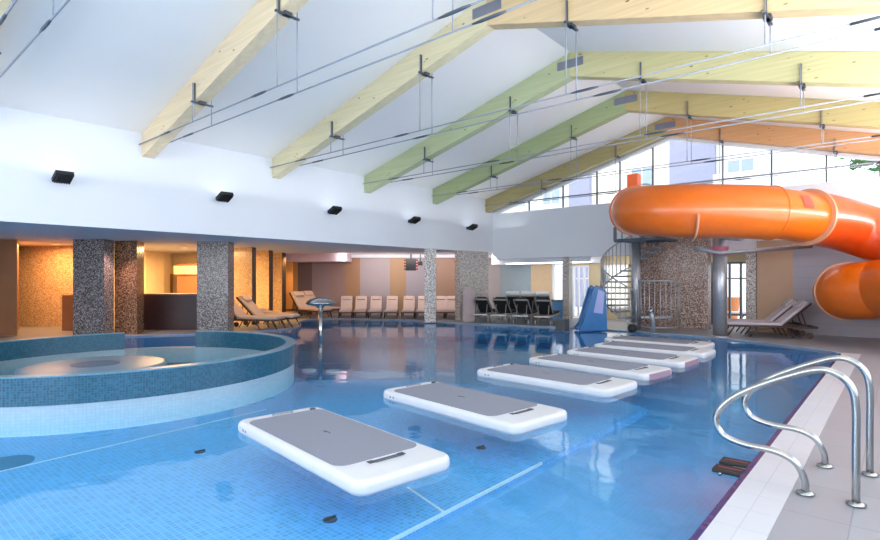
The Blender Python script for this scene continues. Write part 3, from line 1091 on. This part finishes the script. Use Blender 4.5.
# ================================================================== CLOCK BOX
p = GD(411, 20.9)
t = thing('display_board', 'black square display with red dots hanging above the loungers', 'display', (p.x, p.y, 1.78), R(40.7))
MB().box(-.2, .2, -.05, .05, 0, .46).build('housing', M_black, t, bevel=.01)
b = MB()
for s in (-1, 1):
    for k in range(4):
        b.box(s * .235 - .03, s * .235 + .03, -.04, .04, .03 + k * .11, .1 + k * .11)
b.build('segment', M_black, t)
b = MB()
for s in (-1, 1):
    for k in range(3):
        b.box(s * .225 - .014, s * .225 + .014, -.056, -.041, .09 + k * .12, .115 + k * .12)
b.build('red_light', M_ledred, t)
MB().box(-.03, .03, -.02, .02, .46, .675).build('bracket', M_black, t)
p = GD(420.3, 20.9)
tag(MB().box(-.09, .09, -.05, .05, 0, .16).box(-.02, .02, -.02, .02, .16, .475).build('loudspeaker', M_black, loc=(p.x, p.y, 1.98), rz=R(40.7), bevel=.01), 'small black loudspeaker beside the black display', 'loudspeaker')

# ================================================================== LOUNGERS
def make_lounger(cush, frame, ang=42, towel=False):
    t = thing('sun_lounger', '', 'sun lounger')
    zs = .30
    f = MB()
    for s in (-1, 1):
        f.box(0, 1.95, s * .29 - .02, s * .29 + .02, zs - .05, zs)
    f.box(0, .05, -.29, .29, zs - .05, zs).box(1.9, 1.95, -.29, .29, zs - .05, zs)
    f.build('frame', frame, t, bevel=.005, seg=1)
    for x, dx in ((.12, -.16), (.62, -.16), (1.35, .14)):
        for s in (-1, 1):
            MB().tube([(x - dx * .3, s * .29, zs - .03), (x, s * .29, zs - .12), (x + dx * .7, s * .29, 0.015)], .018, 8).build('leg', frame, t)
    for s in (-1, 1):
        o = MB().tube([(0, -.02, 0), (0, .02, 0)], .075, 20).build('wheel', frame, t, loc=(1.78, s * .29, .08))
    b = MB().box(0, 1.24, -.28, .28, 0, .07)
    b.build('seat_pad', cush, t, bevel=.02, loc=(0, 0, zs))
    m = Matrix.Translation((1.22, 0, zs)) @ Matrix.Rotation(R(-ang), 4, 'Y')
    MB().box(0, .80, -.28, .28, 0.02, .09, m).build('back_pad', cush, t, bevel=.02)
    fb = MB().box(0, .82, -.30, -.26, -.02, .02, m).box(0, .82, .26, .30, -.02, .02, m).box(.78, .82, -.28, .28, -.02, .02, m)
    fb.build('back_frame', frame, t)
    MB().box(.02, .78, -.258, .258, -.006, .006, m).build('back_panel', M_sling if towel or cush is M_sling else frame, t)
    a = R(ang)
    fx, fz = 1.22 + .55 * math.cos(a), zs + .55 * math.sin(a)
    for q in (-.2, .2):
        MB().tube([(fx, q, fz), (fx + .12, q, zs - .03)], .014, 6).build('back_strut', frame, t)
    MB().box(.56, .78, -.2, .2, .09, .14, m).build('head_pillow', cush, t, bevel=.022, seg=3)
    if towel:
        b = MB().box(.40, .84, -.3, .3, .13, .19, m).box(.72, .92, -.3, .3, .02, .17, m)
        b.build('towel', M_towel, t, bevel=.04, seg=3)
        MB().box(.15, .6, -.27, .27, zs + .07, zs + .15).build('folded_towel', M_towel, t, bevel=.03, seg=3)
    return t


def place(root, foot, head, label, group, first=False, scale=None):
    foot = Vector((foot.x, foot.y, 0))
    head = Vector((head.x, head.y, 0))
    d = head - foot
    a = math.atan2(d.y, d.x)
    if first:
        root.location = foot
        root.rotation_euler = (0, 0, a)
        root['label'] = label
        root['group'] = group
        if scale:
            root.scale = scale
        return root
    return dup(root, foot, a, label, group, scale)


# right pair
LR = make_lounger(M_cushion_grey, M_wood_dark, 43)
f_, h_ = GD(731, 13.7), GD(814, 13.1)
dv = (h_ - f_).normalized()
f1, h1 = h_ - dv * 1.95, h_
place(LR, f1, h1, 'grey cushioned lounger nearer the pool, at right under the lower slide tube', 'loungers by the right wall', True)
off = Vector((-.25, .72, 0))
place(LR, f1 + off + dv * -.1, h1 + off + dv * -.1, 'grey cushioned lounger nearer the beige wall at right', 'loungers by the right wall')

# left pair and flat one
LL = make_lounger(M_cushion, M_wood_dark, 46)
h_, f_ = GD(236, 16.4), GD(286, 16.2)
dv = (f_ - h_).normalized()
g = 'beige loungers by the amber fins'
place(LL, h_ + dv * 1.95, h_, 'beige lounger with raised back, middle one by the amber fins', g, True)
h2 = GD(218, 15.65)
place(LL, h2 + dv * 1.95, h2, 'beige lounger partly hidden behind the silver mosaic pillar', g)
LF = make_lounger(M_cushion, M_wood_dark, 4)
h2 = GD(249, 17.4)
place(LF, GD(294, 17.0), GD(257, 17.45), 'beige lounger lying flat behind the raised ones by the amber fins', g, True, (.66, .9, 1))
# row in front of the panelled wall
g = 'beige loungers along the panelled back wall'
h2 = GD(287, 20.7)
LS = make_lounger(M_cushion, M_wood_dark, 50)
place(LS, GD(326, 19.4), GD(289, 20.7), 'beige lounger seen side-on left of the mushroom fountain, nearer one', g, True)
place(LS, GD(335, 20.5), GD(300, 21.75), 'beige lounger seen side-on left of the mushroom fountain, farther one', g)
LW = make_lounger(M_cushion, M_wood_dark, 50)
row = [347, 361.5, 376.5, 392.5, 409.5, 424, 441, 452]
rl = ['beige raised lounger right next to the mushroom fountain, at the wall', 'beige raised lounger below the orange-brown wall panel left of centre',
      'beige raised lounger before the middle of the pale wall panel', 'beige raised lounger left of the one under the black display', 'beige raised lounger under the black display', 'beige raised lounger just left of the slim mosaic pillar',
      'beige raised lounger just right of the slim mosaic pillar', 'beige raised lounger half hidden by the broad mosaic block']
for i, px in enumerate(row):
    place(LW, GD(px - 2, 19.5), GD(px, 21.35), rl[i], g, i == 0, (1, .80, .80))

# black sling loungers seen from behind
g = 'black loungers seen from behind'
LB = make_lounger(M_sling, M_frame_grey, 36)
hd = Vector((-.652, .758, 0)) * .93 + Vector((.758, .652, 0)) * .37
bl = ['black sling lounger with raised back, leftmost of four by the corner block', 'black sling lounger second from the corner block', 'black sling lounger third from the corner block', 'black sling lounger nearest the blue cabinet']
for i, (px, d) in enumerate([(480, 17.6), (499, 17.3), (520, 17.0), (542, 16.6)]):
    h_ = GD(px, d)
    place(LB, h_ + hd * 1.95, h_, bl[i], g, i == 0, (1, .82, 1))
LT = make_lounger(M_towel, M_frame_grey, 42, True)
tl = ['towel covered white lounger behind the third black one', 'towel covered white lounger in the middle of the three behind', 'towel covered white lounger nearest the blue cabinet']
for i, (px, d) in enumerate([(511, 19.4), (526, 19.25), (541, 19.1)]):
    h_ = GD(px, d)
    place(LT, h_ + hd * 1.8, h_, tl[i], 'white towelled loungers', i == 0, (.85, .84, .98))
pier('planter_box', 'pale rose low box beside the mosaic block and black loungers', 'box', GD(463, 18.0), GD(475, 18.1), GD(476, 18.3), 0, 1.12, M_pinkish)

# ================================================================== SMALL DECK OBJECTS
t = pier('toy_cabinet', 'low blue cabinet with grey top beside the thin mosaic pillar', 'cabinet', GD(552, 18.9), GD(563.5, 18.9), GD(564, 19.3), 0, .64, M_blue_cab)
MB().box(-.2, .2, -.23, .23, .64, .71).build('top', M_grey_top, t)
p = GD(562.5, 14.95)
tag(MB().box(-.14, .14, -.14, .14, 0, .33).build('litter_bin', M_dark_box, loc=(p.x, p.y, .0), bevel=.01), 'small dark square bin on the deck before the thin mosaic pillar', 'bin')

# blue children's slide
c0 = GD(590.5, 15.2)
t = thing('toy_slide', 'blue plastic children slide left of the spiral stair', 'toy slide', (c0.x, c0.y, 0), R(40.7))
t.scale = (.85, 1, 1.14)
b = MB().extr([(-.46, 0), (.46, 0), (.42, .98), (.1, 1.12), (.0, 1.04), (-.14, .7), (-.34, .18), (-.46, .06)], 'y', -.3, -.22)
b.build('side_panel', M_blue, t, bevel=.02)
b = MB().extr([(-.46, 0), (.46, 0), (.42, .98), (.1, 1.12), (.0, 1.04), (-.14, .7), (-.34, .18), (-.46, .06)], 'y', .22, .3)
b.build('side_panel', M_blue, t, bevel=.02)
b = MB().extr([(-.44, .04), (-.32, .1), (-.1, .62), (.06, .98), (.12, .96), (-.04, .56), (-.28, .02)], 'y', -.22, .22)
b.build('chute', mat('play_blue_light', (60, 130, 200), .3), t)
b = MB().extr([(.0, .45), (.3, .42), (.36, .95), (.16, 1.02)], 'y', -.315, -.305)
b.build('decal', M_blue_pale, t)
b = MB()
for k in range(4):
    b.box(.28, .46, -.22, .22, .15 + k * .22, .2 + k * .22)
b.build('step', M_blue, t)

# ================================================================== SPIRAL STAIR
sc_ = GD(636, 15.6)
t = thing('spiral_stair', 'galvanised spiral stair under the slide entrance', 'stairs', sc_)
MB().tube([(0, 0, 0), (0, 0, 2.55)], .13, 24).build('newel_post', M_galv, t, True)
nst = 14
a0 = R(285)
for k in range(nst):
    a = a0 - k * R(17)
    z = .16 + k * .168
    pl = [(.12 * math.cos(a), .12 * math.sin(a)), (.9 * math.cos(a - .17), .9 * math.sin(a - .17)), (.9 * math.cos(a + .17), .9 * math.sin(a + .17))]
    st = MB().prism(pl, z, z + .05).build('tread', mat('tread_grey', (130, 138, 150), .5), t)
b = MB()
hl = []
for k in range(nst * 2):
    a = a0 - k * R(8.5) + .1
    z = .1 + k * .084
    x, y = .98 * math.cos(a), .98 * math.sin(a)
    if True:
        MB().tube([(x, y, z), (x, y, z + 1.0)], .015, 8).build('baluster', M_galv, t, True)
    hl.append((x, y, z + 1.0))
MB().tube(catmull(hl, 3), .02, 10).build('handrail', M_galv, t, True)
MB().tube(catmull([(x, y, z - .95) for x, y, z in hl], 3), .02, 10).build('stringer', M_galv, t, True)
# platform under the slide mouth
b = MB().box(-.3, 1.0, -.6, .5, 2.52, 2.6)
b.build('platform', mat('platform_dark', (70, 82, 104), .5, metal=.4), t, bevel=.01)
b = MB()
b.tube([(-.42, -.5, 2.56), (-.42, -.5, 2.95)], .05, 8).tube([(-.42, -.52, 2.56), (.5, -.62, 2.5)], .05, 8)
b.build('platform_bracket', M_dark_frame, t)
b = MB()
rp = [(-.28, .4, 3.9), (-.28, -.35, 3.95), (.1, -.5, 4.12), (.5, -.5, 4.1), (.9, -.5, 3.9)]
b.tube(rp, .02, 8).tube([(-.28, .4, 2.6), (-.28, .4, 3.9)], .02, 8).tube([(-.28, -.35, 2.6), (-.28, -.35, 3.95)], .02, 8)
b.build('platform_rail', M_galv, t, True)

# gate fence in front
gc = Vector((GD(657, 15.15).x, GD(657, 15.15).y, 0))
t = thing('stair_gate', 'curved galvanised railing gate in front of the mosaic pier', 'railing', gc, R(40.7))
pts = [(math.cos(a) * .56, math.sin(a) * .5 - .1) for a in [R(180 + 180 * k / 12) for k in range(13)]]
MB().tube([(x, y, 1.4 if x < .2 else 1.4 - (x - .2) * .5) for x, y in pts], .02, 8).build('top_rail', M_galv, t, True)
MB().tube([(x, y, .12) for x, y in pts], .018, 8).build('bottom_rail', M_galv, t, True)
for x, y in pts:
    MB().tube([(x, y, .0 if x in (pts[0][0], pts[-1][0]) else .12), (x, y, 1.4 if x < .2 else 1.4 - (x - .2) * .5)], .012, 8).build('baluster', M_galv, t, True)
MB().box(-.5, .4, -.12, .1, .34, .4).build('cross_plate', M_galv, t)
p = GD(632, 14.45)
tag(MB().lathe([(0, .0), (.06, .01), (.11, .06), (.12, .12), (.1, .18), (.05, .23), (0, .24)], seg=20).build('ball', M_black, loc=(p.x, p.y, 0.0), smooth=True), 'black ball lying on the deck at the foot of the spiral stair', 'ball')
p = GD(653, 14.2)
t = thing('shower_bollard', 'short leaning galvanised bollard on the deck before the curved gate', 'bollard', (p.x, p.y, 0), R(40.7))
MB().tube([(.03, 0, 0), (-.02, 0, .45), (-.05, 0, .58)], .05, 16).build('post', M_galv, t, True)
MB().tube([(-.11, 0, .58), (.0, 0, .62)], .06, 16).build('head', M_steel, t, True)
MB().box(-.05, .1, -.08, .08, 0, .02).build('foot_plate', M_galv, t)

# ================================================================== WATER SLIDE
sl = thing('water_slide', 'large orange tube water slide curling over the deck at right', 'water slide', GD(720, 13.5))
org = sl.location.copy()
TR = .575
up_path = [W(690, 209, 14.7), W(660, 209, 14.5), W(639, 210, 13.7), W(636, 211, 12.8), W(648, 211, 12.1), W(682, 211, 11.6), W(730, 211.5, 11.4), W(770, 213, 11.4), W(803, 217, 11.6), W(832, 222, 12.0), W(860, 230, 12.1),
           W(895, 241, 11.7), W(930, 250, 10.9), W(950, 262, 10.2), W(945, 272, 9.9), W(915, 283, 10.4), W(885, 288.5, 11.2), W(858, 291, 11.65), W(846, 291.5, 12.05), W(852, 292, 12.45), W(872, 293, 12.55)]
sm = [p - org for p in catmull(up_path, 8)]
i1, i2, i3, i4 = 8 * 7, 8 * 8 + 1, 8 * 8 + 2, 8 * 14


def seg_tube(a, b_, r, name, m, cap=False):
    return MB().tube(sm[a:b_ + 1], r, 40, cap).build(name, m, sl, True)


seg_tube(0, i1, TR, 'upper_tube', M_orange)
seg_tube(i1 - 1, i2, TR * .93, 'joint_tube', M_orange_deep)['label'] = 'narrower joint section'
seg_tube(i2, i4, .58, 'descending_tube', M_orange_red)['label'] = 'red orange descending section'
seg_tube(i4, len(sm) - 1, .62, 'lower_tube', M_orange, True)


def ring(i, r, wdt, m, name='flange'):
    t_ = (sm[min(i + 1, len(sm) - 1)] - sm[max(i - 1, 0)]).normalized()
    c = sm[i]
    pts = [c - t_ * wdt, c + t_ * wdt]
    o = MB().tube(pts, r, 48, True)
    return o.build(name, m, sl, False, bevel=.008)


ring(8 * 2 + 6, TR + .035, .02, M_orange_deep)
ring(i2, TR + .05, .03, M_flange)
ring(i1, TR + .012, .02, M_orange_deep)
ring(8 * 18 - 2, .65, .02, M_flange)
# sling strap below the upper tube
ci = 8 * 5 + 2
t_ = (sm[ci + 1] - sm[ci - 1]).normalized()
u = t_.cross(Vector((0, 0, 1))).normalized()
v = Vector((0, 0, 1))
arc = [sm[ci] + (u * math.cos(a) + v * math.sin(a)) * (TR + .03) for a in [R(-100 + 8 * k) for k in range(12)]]
arc2 = arc
MB().tube(arc, .028, 8).build('support_strap', M_flange, sl, True)
# sticker
ci = i1 + 4
t_ = (sm[ci + 1] - sm[ci - 1]).normalized()
u = t_.cross(Vector((0, 0, 1))).normalized()
b = MB()
vs = []
for ky in range(5):
    rowv = []
    for kx in range(5):
        a = R(8 + ky * 8)
        rowv.append(b.bm.verts.new(sm[ci] + t_ * (-.12 + .06 * kx) + (u * math.cos(a) + v * math.sin(a)) * (TR * .93 + .012)))
    vs.append(rowv)
for ky in range(4):
    for kx in range(4):
        b.bm.faces.new([vs[ky][kx], vs[ky][kx + 1], vs[ky + 1][kx + 1], vs[ky + 1][kx]])
b.build('sticker', M_pink, sl)
# vent box on top of the start
p = W(634, 181, 13.3) - org
MB().box(p.x - .13, p.x + .13, p.y - .13, p.y + .13, p.z - .25, p.z + .16).build('vent_box', mat('vent_orange', (224, 96, 40), .4), sl, bevel=.01)
# carrying post and arms
MB().tube([(0, 0, 0), (0, 0, 2.62)], .165, 32).build('support_post', M_galv, sl, True)
MB().lathe([(.26, 0), (.26, .025), (.17, .03)], seg=32).build('post_base', M_galv, sl)
MB().lathe([(.165, 2.05), (.2, 2.05), (.2, 2.1), (.19, 2.1), (.19, 2.22), (.2, 2.22), (.2, 2.27), (.165, 2.27)], seg=32).build('post_collar', mat('collar_red', (196, 110, 136), .4), sl)
p0, p1 = W(693, 248, 13.5) - org, W(812, 246, 12.6) - org
pm = W(720, 253, 13.3) - org
MB().tube([p0, pm, p1], .05, 10).build('support_arm', M_galv, sl, True)
q = sm[8 * 6 + 2] - Vector((0, 0, TR - .02))
MB().tube([(0, 0, 2.5), (q.x * .5, q.y * .5, 2.42), (q.x, q.y, q.z)], .07, 12).build('cradle_arm', M_galv, sl, True)

# ================================================================== OUTSIDE
struct(MB().box(-30, 20, YO + .2, 45, -.25, -.05).build('floor_outside', M_ground), 'bright paved terrace outside')
t = thing('apartment_building', 'pale neighbouring building seen through the gable window', 'building', (0, 27, 0))
b = MB().box(-26, -12.5, 0, 4, -.05, 13)
b.build('wall', M_fac_white, t)
MB().box(-12.5, -8.4, 0, 4, -.05, 13).build('wall', M_fac_cream, t)
MB().box(-8.4, -6.4, -.3, 4, -.05, 13).build('pilaster', M_fac_grey, t)
MB().box(-13.7, -12.5, -.3, 4, -.05, 13).build('pilaster', M_fac_grey, t)
MB().box(-6.4, -3.9, 0, 4, -.05, 10.5).build('wall', M_fac_white, t)
for x, z in [(-10.3, 5.6), (-10.3, 8.0), (-15.4, 5.6), (-17.6, 5.6), (-19.5, 5.6), (-5.9, 5.4), (-15.4, 2.2), (-10.3, 2.2), (-17.6, 2.2)]:
    wd = MB().box(x - .1, x + 1.1, -.06, .02, z, z + 1.5).build('window', M_white_frame, t)
    MB().box(x, x + .46, -.08, -.06, z + .1, z + 1.4).box(x + .54, x + 1.0, -.08, -.06, z + .1, z + 1.4).build('pane', M_outglass, wd)
for z in (5.2, 8.4):
    bc = MB().box(-6.3, -4.0, -1.0, 0, z, z + .12).build('balcony', M_fac_grey, t)
    MB().box(-6.3, -4.0, -1.0, -.95, z + .12, z + .9).build('parapet', M_fac_white, bc)
def tree(x, y, h_, r, label):
    t = thing('tree', label, 'tree', (x, y, -.05), 0, 'trees outside')
    MB().tube([(0, 0, 0), (.1, 0, h_ * .6), (.0, .1, h_ * .9)], [.18, .12, .05], 10).build('trunk', M_trunk, t, True)
    b = MB()
    rnd = random.Random(int(x * 100))
    for k in range(900):
        a, e = rnd.random() * 6.283, rnd.uniform(-1, 1)
        rr_ = r * rnd.random() ** .4
        c = Vector((rr_ * math.cos(a) * math.sqrt(1 - e * e), rr_ * math.sin(a) * math.sqrt(1 - e * e), h_ + rr_ * e * .8))
        s_ = rnd.uniform(.08, .17)
        q_ = Matrix.Rotation(rnd.random() * 6, 3, 'Z') @ Matrix.Rotation(rnd.random() * 6, 3, 'X')
        vs_ = [b.bm.verts.new(c + q_ @ Vector(v_)) for v_ in ((-s_, 0, 0), (0, -s_ * .6, 0), (s_, 0, .03), (0, s_ * .6, 0))]
        b.bm.faces.new(vs_)
    b.build('crown', M_tree, t)
tree(-.3, 24.0, 6.2, 1.35, 'green tree outside at the right end of the gable window')
# terrace items behind the right door
x = onY(730, 22)
tag(MB().lathe([(.24, 0), (.34, .8), (.36, .82), (.3, .8), (0, .75)], (0, 0, 0), 20).build('terrace_planter', M_terra, loc=(x, 22, -.05)), 'terracotta coloured planter outside the right glass door', 'planter')
LO = dup(LR, (onY(722, 20.6), 20.6, -.05), R(10), 'lounger standing outside behind the right glass door', 'terrace lounger')
